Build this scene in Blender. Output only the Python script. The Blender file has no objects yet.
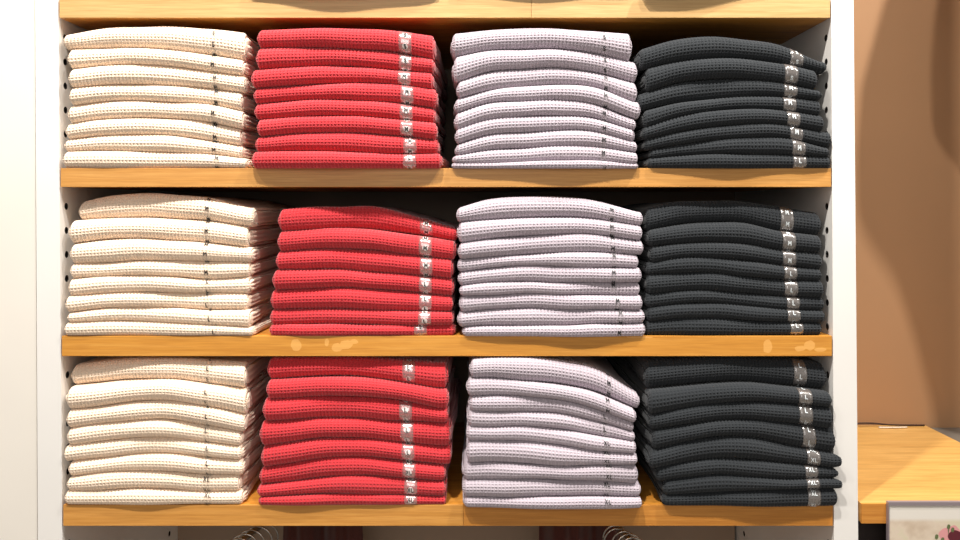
import bpy, bmesh, math, random
import numpy as np
from mathutils import Vector
random.seed(7)
rng = np.random.default_rng(11)
C = bpy.context.scene.collection
scene = bpy.context.scene

# ------------------------------------------------------------------ frame of reference
D = 1.05            # lens to shelf-front distance
S = 760.0           # photo pixels per metre on the shelf-front plane (Y = 0)
HX, HY = 480.0, 205.0
ZE = 1.35
def PX(px, Y=0.0): return (px - HX) / S * (D + Y) / D
def PZ(py, Y=0.0): return ZE - (py - HY) / S * (D + Y) / D
def P(px, py, Y=0.0): return Vector((PX(px, Y), Y, PZ(py, Y)))

# ------------------------------------------------------------------ helpers
def srgb(r, g, b):
    f = lambda c: (c/255/12.92) if c/255 <= .04045 else ((c/255+.055)/1.055)**2.4
    return (f(r), f(g), f(b), 1)
def mat(name, col=(.8,.8,.8,1), rough=.6, spec=.5, metal=0):
    m = bpy.data.materials.new(name); m.use_nodes = True
    b = m.node_tree.nodes['Principled BSDF']
    b.inputs['Base Color'].default_value = col
    b.inputs['Roughness'].default_value = rough
    b.inputs['Specular IOR Level'].default_value = spec
    b.inputs['Metallic'].default_value = metal
    return m
def nodes(m): return m.node_tree.nodes, m.node_tree.links, m.node_tree.nodes['Principled BSDF']
def ramp(N, stops):
    r = N.new('ShaderNodeValToRGB'); e = r.color_ramp.elements
    e[0].position, e[0].color = stops[0]; e[1].position, e[1].color = stops[-1]
    for p, c in stops[1:-1]:
        k = e.new(p); k.color = c
    return r
def coords(N, L, scale=(1,1,1), kind='Object', loc=(0,0,0)):
    t = N.new('ShaderNodeTexCoord'); mp = N.new('ShaderNodeMapping')
    mp.inputs['Scale'].default_value = scale; mp.inputs['Location'].default_value = loc
    L.new(t.outputs[kind], mp.inputs['Vector']); return mp
def tag(o, label=None, cat=None, group=None, kind=None):
    if label: o['label'] = label
    if cat: o['category'] = cat
    if group: o['group'] = group
    if kind: o['kind'] = kind
    return o
def empty(name, loc=(0,0,0)):
    o = bpy.data.objects.new(name, None); o.empty_display_size = .02
    C.objects.link(o); o.location = loc; return o
def link(name, me, parent=None, smooth=False):
    o = bpy.data.objects.new(name, me); C.objects.link(o)
    if parent:
        o.parent = parent
        l = Vector((0,0,0)); q = parent
        while q: l += q.location; q = q.parent
        o.location = -l
    if smooth:
        me.polygons.foreach_set('use_smooth', [True]*len(me.polygons))
    return o
def obj(name, bm, m, parent=None, smooth=False, bevel=0):
    bmesh.ops.recalc_face_normals(bm, faces=bm.faces)
    if bevel:
        bmesh.ops.bevel(bm, geom=[e for e in bm.edges if e.calc_face_angle(0) > .8], offset=bevel, segments=2, affect='EDGES', profile=.6)
    me = bpy.data.meshes.new(name); bm.to_mesh(me); bm.free()
    for q in (m if isinstance(m, (list, tuple)) else [m]): me.materials.append(q)
    return link(name, me, parent, smooth)
def box(bm, x0, x1, y0, y1, z0, z1, mi=0):
    vs = [bm.verts.new((x, y, z)) for z in (z0, z1) for x, y in ((x0,y0),(x1,y0),(x1,y1),(x0,y1))]
    for f in ((3,2,1,0),(4,5,6,7),(0,1,5,4),(1,2,6,5),(2,3,7,6),(3,0,4,7)):
        bm.faces.new([vs[i] for i in f]).material_index = mi
    return vs
def hexa(bm, pts):
    vs = [bm.verts.new(p) for p in pts]
    for f in ((3,2,1,0),(4,5,6,7),(0,1,5,4),(1,2,6,5),(2,3,7,6),(3,0,4,7)):
        bm.faces.new([vs[i] for i in f])
def nb(): return bmesh.new()
def tube(bm, pts, r, n=10, cap=True):
    pts = [Vector(p) for p in pts]; rings = []; ref = None
    for i, p in enumerate(pts):
        d = (pts[min(i+1, len(pts)-1)] - pts[max(i-1, 0)]).normalized()
        if ref is None: ref = d.orthogonal().normalized()
        ref = (ref - d*ref.dot(d)).normalized(); w = d.cross(ref)
        rr = r[i] if isinstance(r, (list, tuple)) else r
        rings.append([bm.verts.new(p + (ref*math.cos(a) + w*math.sin(a))*rr) for a in [k*2*math.pi/n for k in range(n)]])
    for a, b in zip(rings, rings[1:]):
        for k in range(n): bm.faces.new((a[k], a[(k+1)%n], b[(k+1)%n], b[k]))
    if cap: bm.faces.new(rings[0][::-1]); bm.faces.new(rings[-1])
def grid_mesh(name, V, quads, tris=None):
    me = bpy.data.meshes.new(name)
    faces = [quads.reshape(-1)]; totals = [np.full(len(quads), 4)]
    if tris is not None and len(tris):
        faces.append(tris.reshape(-1)); totals.append(np.full(len(tris), 3))
    loops = np.concatenate(faces).astype(np.int32); tot = np.concatenate(totals).astype(np.int32)
    start = np.concatenate([[0], np.cumsum(tot)[:-1]]).astype(np.int32)
    me.vertices.add(len(V)); me.vertices.foreach_set('co', V.astype(np.float32).reshape(-1))
    me.loops.add(len(loops)); me.loops.foreach_set('vertex_index', loops)
    me.polygons.add(len(tot)); me.polygons.foreach_set('loop_start', start); me.polygons.foreach_set('loop_total', tot)
    me.polygons.foreach_set('use_smooth', np.ones(len(tot), bool))
    me.update(calc_edges=True); me.validate()
    return me

# ------------------------------------------------------------------ materials
def wood(name, c_dark, c_mid, c_light, rough=.42, worn=None):
    m = mat(name, rough=rough); N, L, B = nodes(m)
    mp = coords(N, L, (2.2, 38, 75)); n1 = N.new('ShaderNodeTexNoise')
    n1.inputs['Scale'].default_value = 2.4; n1.inputs['Detail'].default_value = 6; n1.inputs['Distortion'].default_value = .5
    L.new(mp.outputs[0], n1.inputs['Vector'])
    r = ramp(N, [(.28, c_dark), (.5, c_mid), (.74, c_light)]); L.new(n1.outputs[0], r.inputs[0])
    mp2 = coords(N, L, (14, 260, 420)); n2 = N.new('ShaderNodeTexNoise'); n2.inputs['Scale'].default_value = 2.0
    n2.inputs['Detail'].default_value = 3; L.new(mp2.outputs[0], n2.inputs['Vector'])
    mx = N.new('ShaderNodeMix'); mx.data_type = 'RGBA'; mx.blend_type = 'MULTIPLY'; mx.inputs[0].default_value = .35
    r2 = ramp(N, [(.35, (.62,.5,.4,1)), (.6, (1,1,1,1))]); L.new(n2.outputs[0], r2.inputs[0])
    L.new(r.outputs[0], mx.inputs[6]); L.new(r2.outputs[0], mx.inputs[7])
    out = mx.outputs[2]
    if worn:        # pale patches where the varnish has come away, each an uneven blot at its own place
        tc = N.new('ShaderNodeTexCoord'); nz = N.new('ShaderNodeTexNoise'); nz.inputs['Scale'].default_value = 90
        L.new(tc.outputs['Object'], nz.inputs['Vector'])
        acc = None
        for (cx, cz, rx, rz) in worn:
            mp3 = N.new('ShaderNodeMapping'); mp3.vector_type = 'POINT'
            mp3.inputs['Scale'].default_value = (1/rx, 0, 1/rz); mp3.inputs['Location'].default_value = (-cx/rx, 0, -cz/rz)
            L.new(tc.outputs['Object'], mp3.inputs['Vector'])
            ln = N.new('ShaderNodeVectorMath'); ln.operation = 'LENGTH'; L.new(mp3.outputs[0], ln.inputs[0])
            ad = N.new('ShaderNodeMath'); ad.operation = 'MULTIPLY_ADD'; ad.inputs[1].default_value = 1.1
            L.new(nz.outputs[0], ad.inputs[0]); L.new(ln.outputs['Value'], ad.inputs[2])
            lt = N.new('ShaderNodeMath'); lt.operation = 'LESS_THAN'; lt.inputs[1].default_value = 1.5
            L.new(ad.outputs[0], lt.inputs[0])
            if acc is None: acc = lt.outputs[0]
            else:
                mm = N.new('ShaderNodeMath'); mm.operation = 'MAXIMUM'
                L.new(acc, mm.inputs[0]); L.new(lt.outputs[0], mm.inputs[1]); acc = mm.outputs[0]
        sc = N.new('ShaderNodeMath'); sc.operation = 'MULTIPLY'; sc.inputs[1].default_value = .42; L.new(acc, sc.inputs[0])
        mw = N.new('ShaderNodeMix'); mw.data_type = 'RGBA'; L.new(sc.outputs[0], mw.inputs[0])
        L.new(out, mw.inputs[6]); mw.inputs[7].default_value = srgb(246, 190, 112); out = mw.outputs[2]
    L.new(out, B.inputs['Base Color'])
    bp = N.new('ShaderNodeBump'); bp.inputs['Strength'].default_value = .12; bp.inputs['Distance'].default_value = .0006
    L.new(n2.outputs[0], bp.inputs['Height']); L.new(bp.outputs[0], B.inputs['Normal'])
    return m
W_D, W_M, W_L = srgb(196,128,44), srgb(214,146,58), srgb(226,162,76)
M_wood = wood('oak_veneer', W_D, W_M, W_L)
M_wood_toplit = wood('oak_edge_pale', srgb(196,156,96), srgb(206,167,108), srgb(216,178,120))  # stronger light on the top shelf painted into the edge colour
M_wood_toplit2 = wood('oak_edge_toplit_pale', srgb(200,160,102), srgb(210,171,114), srgb(220,183,127))
M_wood_lowlit = wood('oak_edge_lowlit', srgb(188,122,46), srgb(200,134,56), srgb(212,147,68))  # weaker light low down painted in as a deeper tone
M_wood_lowlit2 = wood('oak_edge_lowlit_pale', srgb(194,134,58), srgb(208,147,70), srgb(218,159,82))
M_wood_table = wood('oak_table', srgb(194,146,78), srgb(208,161,90), srgb(218,173,102), rough=.38)

def paint(name, col, bump=.05, rough=.55, scuff=None):
    m = mat(name, col, rough); N, L, B = nodes(m)
    mp = coords(N, L, (1,1,1)); n = N.new('ShaderNodeTexNoise'); n.inputs['Scale'].default_value = 220
    L.new(mp.outputs[0], n.inputs['Vector'])
    bp = N.new('ShaderNodeBump'); bp.inputs['Strength'].default_value = bump; bp.inputs['Distance'].default_value = .0005
    L.new(n.outputs[0], bp.inputs['Height']); L.new(bp.outputs[0], B.inputs['Normal'])
    n2 = N.new('ShaderNodeTexNoise'); n2.inputs['Scale'].default_value = 5; n2.inputs['Detail'].default_value = 3
    L.new(mp.outputs[0], n2.inputs['Vector'])
    c2 = tuple(c*.955 for c in col[:3]) + (1,)
    r = ramp(N, [(.35, c2), (.65, col)]); L.new(n2.outputs[0], r.inputs[0]); L.new(r.outputs[0], B.inputs['Base Color'])
    return m
M_white = paint('white_laminate', srgb(232,229,224))
M_white_wall = paint('white_wall_panel', srgb(230,224,214))
M_inner = paint('inner_laminate', srgb(226,222,212))
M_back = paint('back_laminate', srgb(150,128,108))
M_beige = paint('beige_wall_paint', srgb(172,131,94), rough=.7)
M_hole = mat('hole_sleeve', srgb(38,34,32), .35)
M_dark = mat('dark_cabinet', srgb(40,30,28), .6)
M_counter = paint('grey_counter', srgb(104,98,90), rough=.4)
M_steel = mat('polished_steel', srgb(190,184,176), .22, metal=1)
M_rail = mat('rail_steel', srgb(150,146,142), .3, metal=1)

def fabric(name, col, sheen=.15, var=.08, rough=.95):
    m = mat(name, col, rough, .15); N, L, B = nodes(m)
    B.inputs['Sheen Weight'].default_value = sheen; B.inputs['Sheen Roughness'].default_value = .6
    mp = coords(N, L, (1,1,1)); n = N.new('ShaderNodeTexNoise'); n.inputs['Scale'].default_value = 900; n.inputs['Detail'].default_value = 2
    L.new(mp.outputs[0], n.inputs['Vector'])
    oi = N.new('ShaderNodeObjectInfo')
    a = tuple(c*(1-var) for c in col[:3])+(1,); b = tuple(min(1, c*(1+var)) for c in col[:3])+(1,)
    r = ramp(N, [(.3, a), (.7, b)]); L.new(n.outputs[0], r.inputs[0])
    hv = N.new('ShaderNodeHueSaturation'); mr = N.new('ShaderNodeMapRange')
    mr.inputs[3].default_value = .95; mr.inputs[4].default_value = 1.04
    L.new(oi.outputs['Random'], mr.inputs[0]); L.new(mr.outputs[0], hv.inputs['Value'])
    L.new(r.outputs[0], hv.inputs['Color']); L.new(hv.outputs[0], B.inputs['Base Color'])
    bp = N.new('ShaderNodeBump'); bp.inputs['Strength'].default_value = .25; bp.inputs['Distance'].default_value = .0003
    L.new(n.outputs[0], bp.inputs['Height']); L.new(bp.outputs[0], B.inputs['Normal'])
    return m
F = {'cream': fabric('cream_waffle_cotton', srgb(241,219,196)),
     'red': fabric('red_waffle_cotton', srgb(192,42,50), sheen=.3, var=.12),
     'grey': fabric('grey_waffle_cotton', srgb(180,169,177)),
     'charcoal': fabric('charcoal_waffle_cotton', srgb(40,43,46), sheen=.10)}
M_maroon = fabric('maroon_cloth', srgb(74,34,28), sheen=.2, var=.25)

def film(name, col, fac, rough, gloss):
    m = bpy.data.materials.new(name); m.use_nodes = True
    N, L = m.node_tree.nodes, m.node_tree.links; N.remove(N['Principled BSDF'])
    t = N.new('ShaderNodeBsdfTransparent'); d = N.new('ShaderNodeBsdfDiffuse'); d.inputs[0].default_value = col
    g = N.new('ShaderNodeBsdfGlossy'); g.inputs['Roughness'].default_value = rough; g.inputs[0].default_value = (1,1,1,1)
    m1 = N.new('ShaderNodeMixShader'); m1.inputs[0].default_value = fac
    m2 = N.new('ShaderNodeMixShader'); m2.inputs[0].default_value = gloss
    L.new(t.outputs[0], m1.inputs[1]); L.new(d.outputs[0], m1.inputs[2])
    L.new(m1.outputs[0], m2.inputs[1]); L.new(g.outputs[0], m2.inputs[2]); L.new(m2.outputs[0], N['Material Output'].inputs[0])
    return m
FILM = {'cream': film('clear_film', srgb(240,225,200), .03, .3, .03), 'grey': film('clear_film_cool', srgb(225,215,215), .04, .3, .03),
        'red': film('milky_film', srgb(214,180,176), .14, .22, .16), 'charcoal': film('silvery_film', srgb(150,140,134), .22, .21, .15)}
M_ink = mat('black_ink', srgb(24,22,24), .5)
M_ink_pale = mat('pale_ink', srgb(214,220,222), .4)
M_dot = mat('white_dot', srgb(226,214,210), .4)

# ------------------------------------------------------------------ shelving unit
SH = [(-1.2, 18), (168.2, 187), (335.8, 356), (504.6, 525.6)]       # top and bottom edge of every shelf front, photo rows
def xl_in(py): return 58.3 + (py-18)*.0075
def xr_in(py): return 831.3 + (py-18)*.0052
def xl_out(py): return 35.2 + py*.005
def xr_out(py): return 853.6 + py*.0085
DEPTH = .41
unit = tag(empty('shelving_unit', (0, DEPTH/2, 0)), 'tall white shelving unit with drilled sides and four orange wood shelves of folded shirts', 'shelving')
ZT, ZB = 2.25, 0.0
def rowz(z): return HY - (z - ZE)*S
def side(name, fo, fi, yb=DEPTH):
    bm = nb(); pts = []
    for z in (ZB, ZT):
        a, b = sorted((PX(fo(rowz(z))), PX(fi(rowz(z)))))
        pts += [(a,0,z),(b,0,z),(b,yb,z),(a,yb,z)]
    hexa(bm, pts)
    return bm
hole_rows = [38 + 24.05*k for k in range(-10, 42)]
def drill(panel, side_sign, fi):
    cb = nb()
    for r in hole_rows:
        z = PZ(r, .017); x = PX(fi(rowz(z)))
        if z < .05 or z > ZT-.03: continue
        for y in (.0165, .36):
            res = bmesh.ops.create_cone(cb, cap_ends=True, segments=16, radius1=.0047, radius2=.0047, depth=.018)
            for v in res['verts']:
                q = v.co.copy(); v.co = Vector((x + q.z, y + q.x, z + q.y))
    bmesh.ops.recalc_face_normals(cb, faces=cb.faces)
    me = bpy.data.meshes.new('cut'); cb.to_mesh(me); cb.free(); me.materials.append(M_hole)
    co = bpy.data.objects.new('cut', me); C.objects.link(co)
    md = panel.modifiers.new('b', 'BOOLEAN'); md.object = co; md.operation = 'DIFFERENCE'; md.solver = 'EXACT'
    try: md.material_mode = 'TRANSFER'
    except Exception: pass
    co.location = (0,0,0)
    bpy.context.view_layer.update()
    dg = bpy.context.evaluated_depsgraph_get()
    nm = bpy.data.meshes.new_from_object(panel.evaluated_get(dg))
    panel.modifiers.clear(); panel.data = nm
    bpy.data.objects.remove(co)
for fo, fi, sg in ((xl_out, xl_in, 1), (xr_out, xr_in, -1)):
    p = obj('side_panel', side('s', fo, fi), M_white, unit); drill(p, sg, fi)
bm = nb()
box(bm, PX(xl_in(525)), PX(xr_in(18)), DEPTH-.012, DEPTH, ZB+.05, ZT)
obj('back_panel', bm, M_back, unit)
WORN = [(PX(767.5), PZ(346), .0065, .0085), (PX(800), PZ(348.5), .008, .0035), (PX(810), PZ(345.5), .0075, .0075), (PX(820), PZ(349.5), .010, .0028),
        (PX(296), PZ(345), .007, .0085), (PX(346), PZ(344), .009, .0065), (PX(337), PZ(347), .007, .006), (PX(354), PZ(341.5), .006, .003), (PX(327), PZ(342), .003, .005),
        (PX(640), PZ(337.2), .020, .0012)]
M_edge3 = wood('oak_edge_worn', srgb(196,132,48), srgb(208,144,58), srgb(218,157,72), worn=[(a-0, b, c, d) for a, b, c, d in WORN])
M_edge2 = wood('oak_edge_midlit', srgb(194,136,66), srgb(206,149,78), srgb(216,162,92))  # light falling off below the top shelf is painted into this tone
for i, (t, b) in enumerate(SH):
    zt, zb = PZ(t), PZ(b); zm = (t+b)/2
    x0, x1 = PX(xl_in(zm)+1.6), PX(xr_in(zm)-1.2)
    if i == 0: mats = [(531.5, M_wood_toplit), (None, M_wood_toplit2)]
    elif i == 3: mats = [(463.5, M_wood_lowlit2), (None, M_wood_lowlit)]
    elif i == 2: mats = [(None, M_edge3)]
    else: mats = [(None, M_edge2)]
    bm = nb(); box(bm, x0, x1, .0015, DEPTH-.0125, zb+.0002, zt-.0002)
    sh = obj('shelf', bm, M_wood, unit)
    a = x0
    for (px, m) in mats:
        e = x1 if px is None else PX(px)
        bm = nb(); box(bm, a, e-.0003, -.0012, .0015, zb, zt)
        obj('edge_strip', bm, m, sh, bevel=.0005)
        a = e
bm = nb(); box(bm, PX(xl_in(600)), PX(xr_in(600)), .012, .03, 0.0, .08)
obj('plinth', bm, M_white, unit)

# ------------------------------------------------------------------ the shirts
NS = 2.08
def profile(H, a, nf):
    """front fold from underside (v<0) to top (v>0): arrays y, z (unit H), v arc length"""
    ph = np.linspace(-math.pi/2, math.pi/2, 801)
    z = H*np.sign(np.sin(ph))*np.abs(np.sin(ph))**(2/NS); y = a*(1-np.abs(np.cos(ph))**(2/NS))
    s = np.concatenate([[0], np.cumsum(np.hypot(np.diff(y), np.diff(z)))])
    return ph, s
def pchip(xs, ys, x):
    xs = np.array(xs, float); ys = np.array(ys, float)
    m = np.gradient(ys, xs)
    i = np.clip(np.searchsorted(xs, x)-1, 0, len(xs)-2); h = xs[i+1]-xs[i]; t = np.clip((x-xs[i])/h, -.15, 1.15)
    return ((1+2*t)*(1-t)**2)*ys[i] + (t*(1-t)**2)*h*m[i] + (t*t*(3-2*t))*ys[i+1] + (t*t*(t-1))*h*m[i+1]
STROKES = {
 'S': [[(.75,.82),(.55,1),(.25,.95),(.18,.75),(.3,.58),(.65,.45),(.8,.27),(.7,.06),(.4,0),(.15,.15)]],
 'M': [[(.0,0),(.05,1),(.45,.35),(.85,1),(.9,0)]],
 'L': [[(.2,1),(.2,0),(.8,0)]],
 'X': [[(.05,1),(.8,0)],[(.8,1),(.05,0)]]}
YP = -.004          # plane on which the traced outlines lie
WALLX0, WALLX1 = None, None
NAMES = ['topmost','second from the top','third from the top','fourth from the top','fifth from the top','sixth from the top','seventh from the top','eighth from the top','ninth from the top']

def shirt(kind, XL, XR, top, bot, yf, ys, depth, pitch_x, label, group, txs, letter, tagx, tagw, lety, nlet, clampL, clampR, ceilz, seed, frill=.0012, row=None, bow=0, YP=YP, zshelf=None):
    r = np.random.default_rng(seed)
    nx = int(round((XR-XL)/pitch_x))*5
    # denser columns at both ends for the rounding
    u = np.linspace(0, 1, nx+1); X = XL + (XR-XL)*u
    px = X/(D+YP)*D*S + HX
    zt = ZE - (pchip(txs, top, px)-HY)/S*(D+YP)/D
    zb = ZE - (pchip(txs, bot, px)-HY)/S*(D+YP)/D
    ripple = .0005*np.sin(px/23+r.uniform(0,6)) + .0003*np.sin(px/9+r.uniform(0,6))
    zt = zt - .0006 + ripple*.6; zb = zb + .0006 + ripple*.6
    if zshelf is not None: zb = np.zeros_like(zb) + zshelf + .0003
    if ceilz is not None: zt = np.minimum(zt, ceilz-.0012)
    H = np.maximum((zt-zb)/2, .0025); zc = (zt+zb)/2
    rl = .006; rr_ = .0035
    el = np.clip((X-XL)/rl, 0, 1); er = np.clip((XR-X)/rr_, 0, 1)
    Hs = H*(.45+.55*np.sqrt(1-(1-el)**2))*(.7+.3*np.sqrt(1-(1-er)**2))
    a0 = np.mean(H)*1.0
    y0 = yf + ys[0]*(1-u) + ys[1]*u + .0016*np.sin(u*5+r.uniform(0,6)) + .0008*np.sin(u*13+r.uniform(0,6)) - bow*np.sin(np.pi*u)
    y0 = y0 + .004*(1-el)**2 + .0022*(1-er)**2
    aa = a0*(1.0+.12*np.sin(u*7+r.uniform(0,6)))
    ph, s = profile(np.mean(H), a0, 0)
    total = s[-1]; ncell = max(4, int(round(total/.0037))); nv = ncell*5
    sv = np.linspace(0, total, nv+1); phv = np.interp(sv, s, ph)
    # flat part continuing over the top / underside: near rows fine, then coarse
    near = np.arange(1, 11)*.0039/5*1.0
    far = np.array([.016, .03, .06, .1, .15, .2, .24, .27, .285])*depth/.3
    flat = np.concatenate([near, near[-1]+far]); nf = len(flat)
    sn = np.sin(phv); cs = np.cos(phv)
    fz = np.sign(sn)*np.abs(sn)**(2/NS); fy = 1-np.abs(cs)**(2/NS)
    # rows: underside back -> underside front -> fold -> top front -> top back
    rows = nv+1 + 2*nf
    Yg = np.zeros((rows, nx+1)); Zg = np.zeros_like(Yg); NY = np.zeros(rows); NZ = np.zeros(rows); V = np.zeros(rows); amp = np.ones(rows)
    k0 = nf
    Yg[k0:k0+nv+1] = y0[None] + fy[:,None]*aa[None]; Zg[k0:k0+nv+1] = zc[None] + fz[:,None]*Hs[None]
    ny = -np.sign(cs)*np.abs(cs)**(2-2/NS+.0)/a0; nz = np.sign(sn)*np.abs(sn)**(2-2/NS)/np.mean(H)
    nn = np.hypot(ny, nz)+1e-9; NY[k0:k0+nv+1] = ny/nn; NZ[k0:k0+nv+1] = nz/nn; V[k0:k0+nv+1] = sv-total/2
    backtaper = 1 - .10*(flat/flat[-1])**1.5
    backtaper[-1] *= .8
    for j in range(nf):
        wob = .0012*np.sin(j*.9+r.uniform(0,6))
        i = k0+nv+1+j; Yg[i] = y0+aa+flat[j]; Zg[i] = zc+Hs*backtaper[j]; NZ[i] = 1; V[i] = total/2+flat[j]
        i = k0-1-j;    Yg[i] = y0+aa+flat[j]; Zg[i] = zc-Hs*backtaper[j]; NZ[i] = -1; V[i] = -total/2-flat[j]
        if j >= 10: amp[k0+nv+1+j] = 0; amp[k0-1-j] = 0
    # waffle: raised grid, sunken cells
    A = .0011
    cu = np.abs(np.cos(np.pi*(X-XL)/pitch_x + .3)); cv = np.abs(np.cos(np.pi*V/(total/ncell)))
    hgt = np.maximum(cu[None]**.9, (cv[:,None])**1.9)
    hgt = (hgt-.55)*2*A*amp[:,None]
    Yg = Yg + NY[:,None]*hgt; Zg = Zg + NZ[:,None]*hgt
    Xg = np.repeat(X[None], rows, 0)
    # end taper in plan and slight skew
    Xg = Xg + (.0015*np.sin((Yg-yf)*30+r.uniform(0,6)))*1.0
    fade = np.clip((Yg-yf)/.2, 0, 1)
    Xg = Xg + (r.uniform(-.004,.004))*fade
    nr, ncx = rows, nx+1
    Vt = np.stack([Xg, Yg, Zg], -1).reshape(-1, 3)
    idx = np.arange(nr*ncx).reshape(nr, ncx)
    q = np.stack([idx[:-1,:-1], idx[:-1,1:], idx[1:,1:], idx[1:,:-1]], -1).reshape(-1, 4)
    quads = [q[:, ::-1]]
    # back closure
    quads.append(np.stack([idx[0,:-1], idx[0,1:], idx[-1,1:], idx[-1,:-1]], -1))
    # end caps: pair row i (under) with rows-1-i (top)
    tris = []; extra = []; base = nr*ncx
    mid = (nr-1)/2; half = nr//2
    sel = list(range(0, nf-10)) + list(range(nf-10, half, 3)); sel = [i for i in sel if i < half-1]
    K = 9
    for end in (0, 1):
        c = 0 if end == 0 else ncx-1; sg = -1 if end == 0 else 1
        # full-resolution ring is kept by fanning thin strips to the cap columns
        cols = []
        ph0 = r.uniform(0,6)
        for i in range(half):
            lo, hi = idx[i, c], idx[nr-1-i, c]
            pl, phh = Vt[lo], Vt[hi]; dpt = pl[1]-yf
            tt = np.linspace(0, 1, K+1)[1:-1]
            g = pl[None]*(1-tt[:,None]) + phh[None]*tt[:,None]
            th = abs(phh[2]-pl[2])
            w = min(1, th/.012)
            layer = np.abs(np.sin(np.pi*tt*3))                       # folded layers showing at the side
            fr = frill*(.6+.6*math.sin(dpt*70+ph0)) + .0006*math.sin(dpt*160+ph0*2)
            bulge = (.0014*(1-(2*tt-1)**2) + fr*layer*min(1, max(0, dpt)/.015))*w
            g[:,0] += sg*bulge
            ids = base + len(extra) + np.arange(K-1); extra.extend(g)
            cols.append(np.concatenate([[lo], ids, [hi]]))
        cols = np.array(cols)
        qq = np.stack([cols[:-1,:-1], cols[1:,:-1], cols[1:,1:], cols[:-1,1:]], -1).reshape(-1,4)
        if end == 1: qq = qq[:, ::-1]
        quads.append(qq)
        nose = idx[half, c] if nr % 2 else None
        if nose is not None:
            last = cols[-1]
            t3 = np.stack([last[:-1], np.full(K, nose), last[1:]], -1)
            if end == 1: t3 = t3[:, ::-1]
            tris.append(t3)
    Vt = np.concatenate([Vt, np.array(extra)])
    # keep clear of the side panels where the shirt is behind their front edges
    m = Vt[:,1] > -.004
    rz = HY-(Vt[:,2]-ZE)*S
    lim0 = (58.3+(rz-18)*.0075-HX)/S + .0035; lim1 = (831.3+(rz-18)*.0052-HX)/S - .0035
    soft = np.clip((Vt[:,1]+.010)/.006, 0, 1)
    over = np.maximum(Vt[:,0]-lim1, 0); Vt[:,0] -= over*soft
    over = np.maximum(lim0-Vt[:,0], 0); Vt[:,0] += over*soft
    quads = np.concatenate(quads); tris = np.concatenate(tris) if tris else None
    me = grid_mesh('folded_fabric', Vt, quads, tris); me.materials.append(F[kind])
    xc = (XL+XR)/2; zmin = float(Vt[:,2].min())
    root = empty('folded_shirt', (xc, yf+.14, zmin)); tag(root, label, 'shirt', group)
    body = link('folded_fabric', me, root)
    if tagx is None: return root
    # --- clear size strip with its printed letters, laid over the fold
    tX = (tagx-HX)/S*(D+YP)/D; hw = tagw/S/2
    Hm = lambda x: np.interp(x, X, Hs); Zm = lambda x: np.interp(x, X, zc); Ym = lambda x: np.interp(x, X, y0); Am = lambda x: np.interp(x, X, aa)
    def surf(x, v, off):
        """point on the fold at arc length v (0 = nose, + = over the top), lifted by off"""
        sg2 = 1 if v >= 0 else -1; av = min(abs(v), total/2); ex = max(0, abs(v)-total/2)
        p_ = np.interp(total/2+sg2*av, s, ph); sn_, cs_ = math.sin(p_), max(0, math.cos(p_))
        y = Ym(x)+Am(x)*(1-cs_**(2/NS))+ex; z = Zm(x)+Hm(x)*math.copysign(abs(sn_)**(2/NS), sn_)
        a_ = -(cs_**(2-2/NS))/a0; b_ = math.copysign(abs(sn_)**(2-2/NS), sn_)/np.mean(H)
        n_ = math.hypot(a_, b_)+1e-9
        return (x, y+a_/n_*off, z+b_/n_*off)
    vt0, vt1 = -total/2*.93, total/2*1.02
    if row is not None and nlet == 'thin': pass
    bm = nb(); NVs = 26; g0 = []
    for k in range(NVs+1):
        v = vt0+(vt1-vt0)*k/NVs
        g0.append([[bm.verts.new(surf(tX+hw*(2*i/4-1), v, o)) for i in range(5)] for o in (.00105, .0012)])
    for k in range(NVs):
        for i in range(4):
            for o in (0, 1):
                f = (g0[k][o][i], g0[k][o][i+1], g0[k+1][o][i+1], g0[k+1][o][i]); bm.faces.new(f if o else f[::-1])
    for k in range(NVs):
        for i in (0, 4):
            bm.faces.new((g0[k][0][i], g0[k][1][i], g0[k+1][1][i], g0[k+1][0][i]))
    strip = obj('size_strip', bm, FILM[kind], body, smooth=True)
    if lety is None: return root
    # arc length at the traced letter height
    zl = ZE-(lety-HY)/S*(D+YP)/D
    vs = np.linspace(-total/2*.98, total/2*.98, 121); zz = np.array([surf(tX, v, 0)[2] for v in vs])
    v0 = float(vs[np.argmin(np.abs(zz-zl))])
    inkm = M_ink_pale if kind == 'charcoal' else M_ink
    ib = nb(); db = nb(); hL = .0046; wL = .0039; th = .00045 if len(letter) > 1 else .00056
    nd = 0
    for kk in (-1, 0, 1):
        vc = v0+kk*.0135
        if vc > total/2*.98 or vc < -total/2*.9: continue
        nd += 1
        if kind == 'red':
            ring = [db.verts.new(surf(tX+.0036*math.cos(a), vc+.0036*math.sin(a), .0015)) for a in [q*2*math.pi/20 for q in range(20)]]
            db.faces.new(ring)
        n = len(letter)
        for li, chh in enumerate(letter):
            cx = tX + (li-(n-1)/2)*wL*1.12
            for st in STROKES[chh]:
                for (p, q_) in zip(st, st[1:]):
                    a_ = Vector(((p[0]-.45)*wL, (p[1]-.5)*hL)); b_ = Vector(((q_[0]-.45)*wL, (q_[1]-.5)*hL))
                    dd = (b_-a_).normalized(); nrm = Vector((-dd.y, dd.x))*th; a_ = a_-dd*th*.6; b_ = b_+dd*th*.6
                    vsn = [ib.verts.new(surf(cx+w_.x, vc+w_.y, .0019)) for w_ in (a_+nrm, a_-nrm, b_-nrm, b_+nrm)]
                    ib.faces.new(vsn)
    if nd:
        if kind == 'red': obj('letter_dot', db, M_dot, strip)
        else: db.free()
        o = obj('size_letters', ib, inkm, strip)
        if kind == 'charcoal': o['label'] = 'pale size letters on the silvery strip'
    else: ib.free(); db.free()
    return root

XS = [40,150,280,400,520,660]
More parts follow.
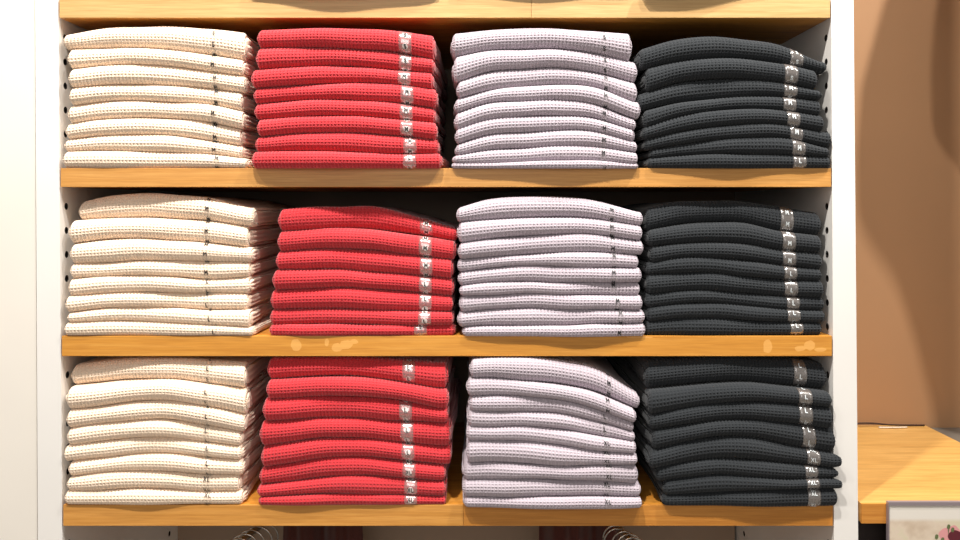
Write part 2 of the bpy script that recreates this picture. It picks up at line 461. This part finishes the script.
# stack: colour, shelf row, crop origin, crop sample columns, list of (top outline, xl, xr, letter, tag x, letter y), lowest outline
ST = [
('cream',0,(60,20),[
 ([50,28,20,18,30,45],18,672,'S',560,92),([106,103,102,108,122,145],35,665,'M',557,163),([178,166,160,165,182,202],35,665,'M',563,210),
 ([244,234,232,238,244,262],42,660,'M',565,262),([310,295,290,296,302,328],32,662,'M',558,338),([372,358,352,356,366,392],25,655,'M',560,420),
 ([430,418,412,415,432,455],20,660,'M',557,467),([474,472,474,475,480,500],15,675,'M',569,528)],[526,529,529,529,530,533]),
('red',0,(250,20),[
 ([34,28,28,32,38,55],30,664,'S',560,98),([100,98,100,106,112,140],28,664,'S',560,148),([180,172,165,168,180,192],12,660,'M',557,205),
 ([244,236,230,226,232,250],10,666,'M',567,262),([300,292,288,292,298,316],18,664,'M',564,328),([358,350,346,350,358,370],25,668,'M',566,395),
 ([420,410,406,410,418,430],18,674,'M',578,472),([476,474,476,480,484,482],15,690,'L',577,528)],[532]*5+[534]),
('grey',0,(445,20),[
 ([45,36,28,28,38,48],28,668,'S',570,68),([132,112,106,104,116,148],28,684,'S',574,147),([225,188,176,172,184,220],42,685,'M',578,212),
 ([285,256,240,234,240,290],32,694,'M',575,275),([335,302,294,288,300,350],35,682,'M',570,310),([395,360,348,344,350,392],42,682,'M',570,365),
 ([450,416,405,398,400,435],38,685,'M',568,410),([490,470,462,455,455,475],30,688,'M',566,480),([516,518,512,508,508,518],28,694,'M',571,532)],[540]*6),
('charcoal',0,(635,20),[
 ([100,70,56,65,85,140],18,695,'S',583,120),([175,150,138,140,155,184],42,655,'S',556,178),([262,228,212,212,222,255],12,668,'M',556,248),
 ([325,300,285,275,278,290],25,660,'M',552,300),([385,350,330,322,325,345],25,672,'M',564,350),([430,405,385,375,378,402],30,700,'M',575,405),
 ([470,450,432,424,425,455],50,690,'M',581,462),([500,490,484,484,484,492],42,695,'L',586,508)],[534]*6),
('cream',1,(60,190),[
 ([45,22,12,18,28,60],48,698,'M',532,68),([112,105,100,105,112,130],38,684,'M',532,148),([195,182,176,182,190,205],35,688,'M',532,228),
 ([265,262,256,255,255,260],35,682,'M',532,295),([318,312,308,312,320,312],30,680,'L',535,360),([382,372,366,368,370,372],30,680,'L',532,412),
 ([440,425,420,425,432,430],28,685,'L',545,460),([475,470,472,478,482,490],25,700,'L',560,484)],[522,524,524,524,526,526]),
('red',1,(263,190),[
 ([72,62,60,62,92,132],52,692,'M',585,152),([150,145,138,145,160,182],58,692,'M',585,208),([224,215,212,215,230,248],52,684,'M',588,270),
 ([290,285,284,296,305,318],35,680,'L',585,338),([360,354,350,356,366,380],32,684,'L',585,392),([430,428,428,432,436,438],25,680,'L',583,468),
 ([485,484,482,485,486,484],22,684,'L',568,492)],[524,524,524,522,520,518]),
('grey',1,(450,190),[
 ([65,32,24,26,38,75],28,694,'M',581,72),([115,106,100,98,104,125],28,684,'M',580,132),([190,175,165,158,160,180],28,688,'M',584,208),
 ([250,240,232,226,225,232],32,678,'M',588,238),([295,280,270,274,278,280],28,680,'M',586,296),([345,332,330,334,332,332],40,684,'M',587,343),
 ([382,378,370,375,378,380],32,684,'M',600,397),([440,430,426,428,428,432],32,698,'M',611,443),([492,488,488,488,482,480],42,694,'M',606,510)],[528,530,532,532,528,526]),
('charcoal',1,(635,190),[
 ([68,45,40,42,58,80],45,675,'M',553,122),([150,128,118,120,148,165],50,672,'M',552,190),([205,195,190,198,215,228],50,665,'M',553,252),
 ([265,245,244,255,270,285],42,670,'L',556,300),([305,298,298,310,320,328],42,675,'L',558,358),([375,365,362,372,382,388],35,675,'L',566,405),
 ([420,408,405,418,428,432],40,675,'L',567,442),([475,460,460,468,474,476],35,668,'L',578,488)],[524]*6),
('cream',2,(60,357),[
 ([38,22,12,10,16,28],22,666,'L',531,41),([110,98,86,84,98,115],22,670,'L',532,157),([190,178,160,158,175,205],22,662,'L',536,207),
 ([255,240,228,226,242,268],30,655,'L',531,295),([318,305,290,288,305,320],20,658,'L',536,323),([375,362,348,348,358,370],32,658,'L',536,377),
 ([432,415,408,410,420,426],30,648,'XL',532,437),([480,478,472,474,484,484],22,658,'XL',537,494)],[530,533,536,534,531,531]),
('red',2,(250,357),[
 ([10,6,4,6,14,25],64,712,'L',571,40),([85,80,74,78,90,112],62,712,None,None,None),([150,146,138,142,152,178],50,712,'L',561,188),
 ([232,228,220,220,232,238],42,722,'L',566,260),([322,308,292,292,305,320],38,718,'L',570,338),([402,380,360,358,370,388],38,704,'XL',574,408),
 ([460,448,430,426,432,444],30,704,'XL',580,472),([500,495,488,490,494,498],30,700,'XL',580,508)],[534]*6),
('grey',2,(450,357),[
 ([14,8,9,22,47,130],72,684,'M',575,100),([80,76,90,104,130,190],65,668,'M',565,155),([140,138,142,152,182,235],68,656,'L',555,212),
 ([192,195,196,206,232,270],64,662,'L',556,258),([248,250,248,260,282,305],58,664,'XL',562,305),([302,298,302,315,335,348],58,668,'XL',563,368),
 ([385,378,384,390,388,388],50,672,'XL',570,423),([445,440,436,440,442,455],50,688,'XL',563,457),([505,502,500,500,500,505],48,684,'XL',565,512)],[546,545,542,540,537,535]),
('charcoal',2,(640,357),[
 ([25,15,6,6,10,30],28,685,'L',588,75),([122,112,100,100,112,126],25,680,'L',590,140),([205,185,165,162,168,178],38,690,'L',592,190),
 ([262,245,228,226,236,255],40,712,'L',605,262),([335,305,285,290,312,340],30,722,'XL',620,338),([400,378,362,368,382,395],62,722,'XL',612,402),
 ([455,432,418,425,435,435],80,720,'XL',614,445),([500,490,480,476,470,470],85,712,'XL',620,485)],[532,534,534,532,528,526]),
]
# (front offset, left end, right end) of the top shirt and of the whole pile
YF = {('cream',0):-.002,('red',0):-.010,('grey',0):-.006,('charcoal',0):-.006,('cream',1):-.001,('red',1):-.001,('grey',1):-.005,('charcoal',1):0.0,
      ('cream',2):-.003,('red',2):-.002,('grey',2):-.014,('charcoal',2):-.010}
TOPSKEW = {('cream',1):(.016,0),('red',1):(.002,.022),('cream',2):(.016,0),('charcoal',0):(0,.006),('red',2):(.01,.006),('grey',2):(0,.014),('charcoal',2):(.014,.016),('charcoal',1):(.01,.012)}
SHELFN = ['upper','middle','lower']
DESC = {'cream':'cream','red':'red','grey':'pale grey','charcoal':'charcoal'}
for si, (kind, row, (ox, oy), items, low) in enumerate(ST):
    outl = [it[0] for it in items]+[low]
    n = len(items)
    under = PZ(SH[row][1])
    for k, (top, xl, xr, let, tx, ly) in enumerate(items):
        tp = [oy+v/3.6 for v in outl[k]]; bt = [oy+v/3.6 for v in outl[k+1]]
        txs = [ox+v/3.6 for v in XS]
        if k == n-1:
            ztop = SH[row+1][0]
            if not (kind == 'grey' and row == 2): bt = [min(b, ztop-.2) for b in bt]
            else: bt = [min(b, ztop+.0) for b in bt]
        yp = YF[(kind,row)]+.006; XL = PX(ox+xl/3.6, yp); XR = PX(ox+xr/3.6, yp)
        yf = YF[(kind,row)] + rng.uniform(-.0015,.0015); ys = (rng.uniform(-.001,.0015), rng.uniform(-.001,.0015))
        if k == 0 and (kind,row) in TOPSKEW: ys = TOPSKEW[(kind,row)]
        if kind == 'red' and row == 0 and k == n-1: yf -= .003
        pos = NAMES[k] if k < n-1 else 'bottom one'
        lab = f"{DESC[kind]} waffle-knit shirt, {pos} of its stack on the {SHELFN[row]} shelf"
        shirt(kind, XL, XR, tp, bt, yf, ys, .30, .00462, lab, f"folded {DESC[kind]} shirts on the {SHELFN[row]} shelf",
              txs, let or '', None if tx is None else ox+tx/3.6, 12.8 if kind in ('red','charcoal') else 6.5, None if ly is None else oy+ly/3.6, '', None, None,
              under if k == 0 else None, 100*si+k, frill=.0030 if kind == 'cream' else .0014, row=row, YP=yp, zshelf=PZ(SH[row+1][0]) if k == n-1 else None,
              bow={('red',0):.009,('charcoal',0):.006,('grey',2):.005,('grey',0):.004,('charcoal',2):.004,('grey',1):.002}.get((kind,row),.001)*max(0,1-(n-1-k)/5))
# lowest shirts of the stacks that stand on the top shelf, overhanging its edge
for (kind, x0, x1, yf, bw) in (('red', 250, 440, -.008, .005), ('grey', 452, 636, -.006, .0), ('charcoal', 640, 820, -.010, .003)):
    xs_ = list(np.linspace(x0, x1, 6)); zc_ = SH[0][0]-.3
    shirt(kind, PX(x0, YP), PX(x1, YP), [zc_-17]*6, [zc_]*6, yf, (-.004 if kind == 'charcoal' else 0, .012 if kind == 'charcoal' else 0), .30, .00462,
          f"{DESC[kind]} waffle-knit shirt lying at the bottom of its stack on the topmost shelf", 'folded shirts on the topmost shelf', xs_, '', None, 6, None, '', None, None, None, 7000+x0, row=0, bow=bw)

# ------------------------------------------------------------------ rails and hangers under the lowest shelf
zs = PZ(525.6)
def rail_set(cx, name_lab, peaks, rad, seed, off):
    r = random.Random(seed); ys_ = [.055+.024*k for k in range(len(peaks))]
    zr = [PZ(p, y)-.0035-.0045 for p, y in zip(peaks, ys_)]          # axis of the sloping arm at each hanger
    X0 = PX(cx, .1)
    ya, yb = .04, DEPTH-.0125; sl = (zr[-1]-zr[0])/(ys_[-1]-ys_[0]); za = zr[0]+sl*(ya-ys_[0]); zb = za + .2*(yb-ya)
    t = empty('display_arm', (X0, yb, za)); tag(t, name_lab+' steel display arm sloping forward under the lowest shelf', 'rail')
    kn = (X0, .18, zr[0]+sl*(.18-ys_[0]))
    kn = (X0, .18, min(kn[2], zs-.012))
    bm = nb(); tube(bm, [(X0, ya, za), kn, (X0, yb, kn[2])], .0042, 14)
    obj('arm', bm, M_rail, t, smooth=True)
    bm = nb(); tube(bm, [(X0, yb-.005, kn[2]-.01), (X0, yb, kn[2]-.01)], .02, 24); obj('wall_plate', bm, M_rail, t)
    bm = nb(); tube(bm, [(X0, ya-.004, za), (X0, ya+.002, za)], .0055, 16); obj('end_stop', bm, M_steel, t, smooth=True)
    for k, (p, y) in enumerate(zip(peaks, ys_)):
        lean = r.uniform(-.12, .12); R = rad*r.uniform(.93, 1.06); dx = r.uniform(-.003, .003) + off*k
        side_ = 'left' if cx < 480 else 'right'
        zc_ = zr[k]+.0042+.0014
        h = empty('hanger', (X0+dx, y, zc_)); tag(h, f"steel hanger, {['foremost','second','third','fourth','fifth','sixth'][k]} from the front on the {side_} arm", 'hanger', f"hangers on the {side_} arm")
        ctr = Vector((X0+dx, y, zc_-R)); pts = []
        for a in range(0, 46):
            th = math.radians(200 - a*255/45)
            pts.append(ctr + Vector((R*math.cos(th), R*math.cos(th)*math.tan(lean), R*math.sin(th))))
        pts += [ctr + Vector((R*.25, 0, -R*1.15)), ctr+Vector((0, 0, -R*1.7)), ctr+Vector((0,0,-R*2.4))]
        bm = nb(); tube(bm, pts, .0012, 8); obj('hook', bm, M_steel, h, smooth=True)
        bm = nb(); b0 = ctr+Vector((0,0,-R*2.4)); sh_ = []
        for a in range(-8, 9):
            q = a/8; sh_.append(b0+Vector((q*.18, 0, -abs(q)**1.4*.045)))
        tube(bm, sh_, .0055, 10); obj('shoulder_bar', bm, M_dark, h, smooth=True)
rail_set(249, 'left', [537, 532.5, 528.5, 525, 522], .0205, 3, .0018)
rail_set(626, 'right', [536, 532.5, 530, 527, 524], .0185, 5, -.0018)

def garment_hung(cx0, cx1, Y, seed, lab):
    r = np.random.default_rng(seed)
    X0, X1 = PX(cx0, Y), PX(cx1, Y); nx, nz = 90, 30
    zt = zs-.004; zb = .35; ph = r.uniform(0, 6, 5)
    u = np.linspace(0, 1, nx); w = np.linspace(0, 1, nz)
    V = []
    for front in (0, 1):
        for b in w:
            z = zt + (zb-zt)*b
            wid = 1+.18*b
            x = (X0+X1)/2 + (u-.5)*(X1-X0)*wid
            fold = .012*np.sin(u*9+ph[0]+b*2.5)+.006*np.sin(u*19+ph[1]-b*3)+.002*np.sin(u*41+ph[2])
            sd = (1-np.abs(2*u-1)**3)
            zz = z - (np.abs(2*u-1)**2)*.02*(1-b)
            y = Y + (.014*sd+.002)*(1 if front else -1) + fold
            V += [(a, c, d) for a, c, d in zip(x, y, zz)]
    V = np.array(V); idx = np.arange(2*nz*nx).reshape(2, nz, nx); q = []
    a = idx[0]; q.append(np.stack([a[:-1,:-1],a[1:,:-1],a[1:,1:],a[:-1,1:]],-1).reshape(-1,4))
    b = idx[1]; q.append(np.stack([b[:-1,:-1],b[:-1,1:],b[1:,1:],b[1:,:-1]],-1).reshape(-1,4))
    for e in (0, nx-1): q.append(np.stack([a[:-1,e],b[:-1,e],b[1:,e],a[1:,e]],-1))
    for e in (0, nz-1): q.append(np.stack([a[e,:-1],a[e,1:],b[e,1:],b[e,:-1]],-1))
    me = grid_mesh('hanging_garment', V, np.concatenate(q)); me.materials.append(M_maroon)
    root = empty('hanging_garment', ((X0+X1)/2, Y, zb)); tag(root, lab, 'garment', None)
    link('draped_cloth', me, root)
garment_hung(286, 362, .30, 1, 'dark maroon garment hanging under the lowest shelf right of the left hangers')
garment_hung(541, 618, .30, 2, 'dark maroon garment hanging under the lowest shelf behind the right hangers')

# ------------------------------------------------------------------ surroundings
bm = nb()       # white wall panel left of the unit, with a narrow joint between
z0, z1 = 0, 2.6
xa = [PX(xl_out(rowz(z))-1.0) for z in (ZB, ZT)]
hexa(bm, [(-2.2,.001,0),(xa[0],.001,0),(xa[0],.45,0),(-2.2,.45,0),(-2.2,.001,ZT),(xa[1],.001,ZT),(xa[1],.45,ZT),(-2.2,.45,ZT)])
tag(obj('wall_left', bm, M_white_wall), kind='structure')
TY = (D/.738-D)
bm = nb(); box(bm, -2.2, 2.6, .43, .5, 0, 2.9)
tag(obj('wall_back', bm, M_white_wall), kind='structure')
bm = nb(); box(bm, PX(xr_out(400))+.006, 2.6, TY, .43, 0, 2.9)
tag(obj('wall_right', bm, M_beige), kind='structure')
bm = nb(); box(bm, -2.2, 2.6, -2.6, .43, -.05, 0)
M_floor = paint('floor_stone', srgb(150,142,132), rough=.35)
tag(obj('floor', bm, M_floor), kind='structure')

# side table built into the niche on the right
tb = tag(empty('side_table', (.64, TY/2, 0)), 'light oak side cabinet against the beige wall right of the shelving', 'cabinet')
xt0 = PX(xr_out(503))+.004; xt1 = .793; zt = PZ(503)
bm = nb(); box(bm, xt0, xt1, .0015, TY-.002, PZ(522.5), zt); obj('table_top', bm, M_wood_table, tb, bevel=.0008)
bm = nb(); box(bm, xt0, PX(888.5), -.002, .0014, PZ(522.8), zt-.0004); obj('edge_strip', bm, M_wood_lowlit, tb)
bm = nb(); box(bm, xt0+.01, xt1-.01, .03, TY-.004, 0, PZ(522.8)); obj('carcass', bm, M_dark, tb)
# grey counter beyond the table's end
ct = empty('grey_counter', (1.1, .2, 0)); tag(ct, 'dark grey counter beyond the end of the oak cabinet', 'counter')
bm = nb(); box(bm, xt1+.004, 2.2, -.1, TY-.002, zt-.035, zt-.004); obj('counter_top', bm, M_counter, ct, bevel=.001)
bm = nb(); box(bm, xt1+.02, 2.15, -.05, TY-.004, 0, zt-.036); obj('carcass', bm, M_dark, ct)

# poster in a grey frame in front of the cabinet
M_frame = mat('grey_frame', srgb(150,138,142), .35, metal=.3)
mp_ = mat('poster_print', (.8,.8,.8,1), .35); N, L, B = nodes(mp_)
tc = coords(N, L, (1,1,1)); n1 = N.new('ShaderNodeTexNoise'); n1.inputs['Scale'].default_value = 26; n1.inputs['Detail'].default_value = 4
L.new(tc.outputs[0], n1.inputs['Vector'])
r1 = ramp(N, [(.3, srgb(186,164,140)), (.5, srgb(214,198,178)), (.62, srgb(206,200,168)), (.75, srgb(176,168,130))]); L.new(n1.outputs[0], r1.inputs[0])
sep = N.new('ShaderNodeSeparateXYZ'); L.new(tc.outputs[0], sep.inputs[0])
gt = N.new('ShaderNodeMapRange'); gt.inputs[1].default_value = PZ(526, -.02); gt.inputs[2].default_value = PZ(522, -.02); L.new(sep.outputs[2], gt.inputs[0])
mx = N.new('ShaderNodeMix'); mx.data_type = 'RGBA'; L.new(gt.outputs[0], mx.inputs[0]); L.new(r1.outputs[0], mx.inputs[6]); mx.inputs[7].default_value = srgb(222,216,206)
L.new(mx.outputs[2], B.inputs['Base Color'])
fy = -.0085
fr = empty('framed_poster', (.75, fy, PZ(505)-.6)); tag(fr, 'grey framed poster with pale print standing before the oak cabinet', 'poster')
xf0, xf1 = PX(888.5, fy), PX(888.5, fy)+.42
bm = nb(); zf1 = PZ(502.2, fy); zf0 = zf1-.6
box(bm, xf0, xf1, fy, fy+.006, zf1-.0045, zf1); box(bm, xf0, xf1, fy, fy+.006, zf0, zf0+.0045)
box(bm, xf0, xf0+.0012, fy, fy+.006, zf0+.0045, zf1-.0045); box(bm, xf1-.0045, xf1, fy, fy+.006, zf0+.0045, zf1-.0045)
obj('frame', bm, M_frame, fr)
bm = nb(); box(bm, xf0+.0012, xf1-.0045, fy+.0012, fy+.005, zf0+.0045, zf1-.0045); obj('print', bm, mp_, fr)
M_berry = mat('print_berry', srgb(92,34,44), .4); M_pink = mat('print_pink', srgb(214,150,150), .4); M_leaf = mat('print_leaf', srgb(98,110,70), .4)
def blot(name, m, cx, cy, rx, rz, k, lift=0.0):
    bm = nb(); y = fy+.0011-lift
    vs = [bm.verts.new((PX(cx, fy)+rx*math.cos(a)*(1+.12*math.sin(a*k)), y, PZ(cy, fy)+rz*math.sin(a)*(1+.12*math.cos(a*k)))) for a in [q*2*math.pi/28 for q in range(28)]]
    bm.faces.new(vs); obj(name, bm, m, fr)
blot('printed_flower', M_pink, 952, 537, .016, .014, 5)
blot('printed_flower', M_berry, 957, 538, .011, .0095, 3, .0002)
for (a, b) in ((937,537),(943,540),(949,527),(953,530)): blot('printed_leaf', M_leaf, a, b, .0022, .0035, 2, .0003)
blot('printed_stem', M_leaf, 948.8, 529.5, .0006, .006, 1, .0004)

# thin cables lying at the back of the table
M_cab = mat('dark_cable', srgb(50,30,24), .5); M_cabw = mat('white_cable', srgb(226,214,196), .5)
def cable(name, pts, r, m, lab):
    pts = [Vector(p) for p in pts]; out = []
    for i in range(len(pts)-1):
        p0, p1, p2, p3 = pts[max(i-1,0)], pts[i], pts[i+1], pts[min(i+2,len(pts)-1)]
        for k in range(8):
            t = k/8; out.append(.5*((2*p1)+(p2-p0)*t+(2*p0-5*p1+4*p2-p3)*t*t+(3*p1-p0-3*p2+p3)*t**3))
    out.append(pts[-1]); bm = nb(); tube(bm, out, r, 8); tag(obj(name, bm, m, smooth=True), lab, 'cable')
cable('cable', [(.53,TY-.012,zt+.0016),(.60,TY-.016,zt+.003),(.68,TY-.012,zt+.0065),(.73,TY-.010,zt+.0028),(.788,TY-.008,zt+.0018)], .0014, M_cab, 'thin dark cable lying along the back of the oak cabinet')
cable('cable', [(.70,TY-.022,zt+.0016),(.725,TY-.024,zt+.002),(.75,TY-.021,zt+.0016)], .0014, M_cabw, 'short white cable end on the oak cabinet by the wall')

# unseen coat and peg, added and outlined to shade the beige wall
M_shade_coat = fabric('shade_coat_wool', srgb(120,96,74), var=.1)
ct2 = empty('shade_coat', (.95, .16, .95)); tag(ct2, 'unseen brown coat added to shade the beige wall, hanging from an added peg', 'coat')
EDGE = [(2.12,.86),(2.05,.776),(1.92,.742),(1.84,.736),(1.76,.737),(1.735,.745),(1.70,.775),(1.67,.79),(1.60,.815),(1.5,.842),(1.3,.86),(.975,.87)]
nz, nx = 70, 40; zz = np.linspace(EDGE[0][0], EDGE[-1][0], nz); ex = np.interp(-zz, [-e[0] for e in EDGE], [e[1] for e in EDGE])
V = []
for front in (0, 1):
    for z, e in zip(zz, ex):
        u = np.linspace(0, 1, nx); x = e + (2*.97-2*e)*u if z > 1.65 else e + (1.12-e)*u
        y = .16 + (.035*np.sqrt(np.clip(1-(2*u-1)**2, 0, 1))+.001)*(-1 if front else 1)*np.clip((2.14-z)/.1, .2, 1) + .006*np.sin(u*22+z*4)
        V += list(zip(x, y, np.full(nx, z)))
V = np.array(V); idx = np.arange(2*nz*nx).reshape(2, nz, nx); a, b = idx; q = [np.stack([a[:-1,:-1],a[1:,:-1],a[1:,1:],a[:-1,1:]],-1).reshape(-1,4), np.stack([b[:-1,:-1],b[:-1,1:],b[1:,1:],b[1:,:-1]],-1).reshape(-1,4)]
for e in (0, nx-1): q.append(np.stack([a[:-1,e],b[:-1,e],b[1:,e],a[1:,e]],-1))
for e in (0, nz-1): q.append(np.stack([a[e,:-1],a[e,1:],b[e,1:],b[e,:-1]],-1))
me = grid_mesh('shade_coat_cloth', V, np.concatenate(q)); me.materials.append(M_shade_coat); link('shade_coat_cloth', me, ct2)
bm = nb(); tube(bm, [(.97, .16, 2.10), (.97, .16, 2.16), (.98, .17, 2.19), (.97, .19, 2.20), (.96, .20, 2.18)], .0025, 8); obj('shade_coat_hook', bm, M_steel, ct2, smooth=True)
bm = nb(); tube(bm, [(.965, .13, 2.176), (.965, TY, 2.176)], .008, 12); pg = obj('shade_coat_peg', bm, M_steel); tag(pg, 'unseen steel peg added to carry the shade-casting coat', 'peg')

# ------------------------------------------------------------------ light
def area(loc, target, size, power, col):
    l = bpy.data.lights.new('lamp', 'AREA'); l.shape = 'DISK'; l.size = size; l.energy = power; l.color = col
    o = bpy.data.objects.new('ceiling_or_fill_lamp', l); C.objects.link(o); o.location = loc
    o.rotation_euler = (Vector(target)-Vector(loc)).to_track_quat('-Z', 'Y').to_euler(); return o
for X, e in ((-1.0, 20), (-.3, 66), (.42, 24)):
    area((X, -.8, 3.0), (X*.4, 0, 1.2), .07, e, (1, .95, .89))
area((.93, -.45, 3.0), (.8, .2, 1.2), .06, 58, (1, .95, .89))
area((-.2, -2.0, 1.9), (0, 0, 1.2), 1.2, 14, (1, .96, .92))  # broad soft fill added behind the camera, not a ceiling fitting
w = bpy.data.worlds.new('store'); scene.world = w; w.use_nodes = True
w.node_tree.nodes['Background'].inputs[0].default_value = (1, .95, .89, 1)
w.node_tree.nodes['Background'].inputs[1].default_value = .36

# ------------------------------------------------------------------ camera
cam = bpy.data.cameras.new('camera'); co = bpy.data.objects.new('camera', cam); C.objects.link(co)
co.location = (0, -D, ZE); co.rotation_euler = (math.pi/2, 0, 0)
cam.sensor_width = 36; cam.lens = D*S/960*36; cam.shift_x = 0; cam.shift_y = -(270-HY)/960
cam.clip_start = .02
scene.camera = co
scene.view_settings.view_transform = 'Standard'; scene.view_settings.look = 'None'
scene.view_settings.exposure = -0.48; scene.view_settings.gamma = 1; scene.view_settings.use_curve_mapping = False
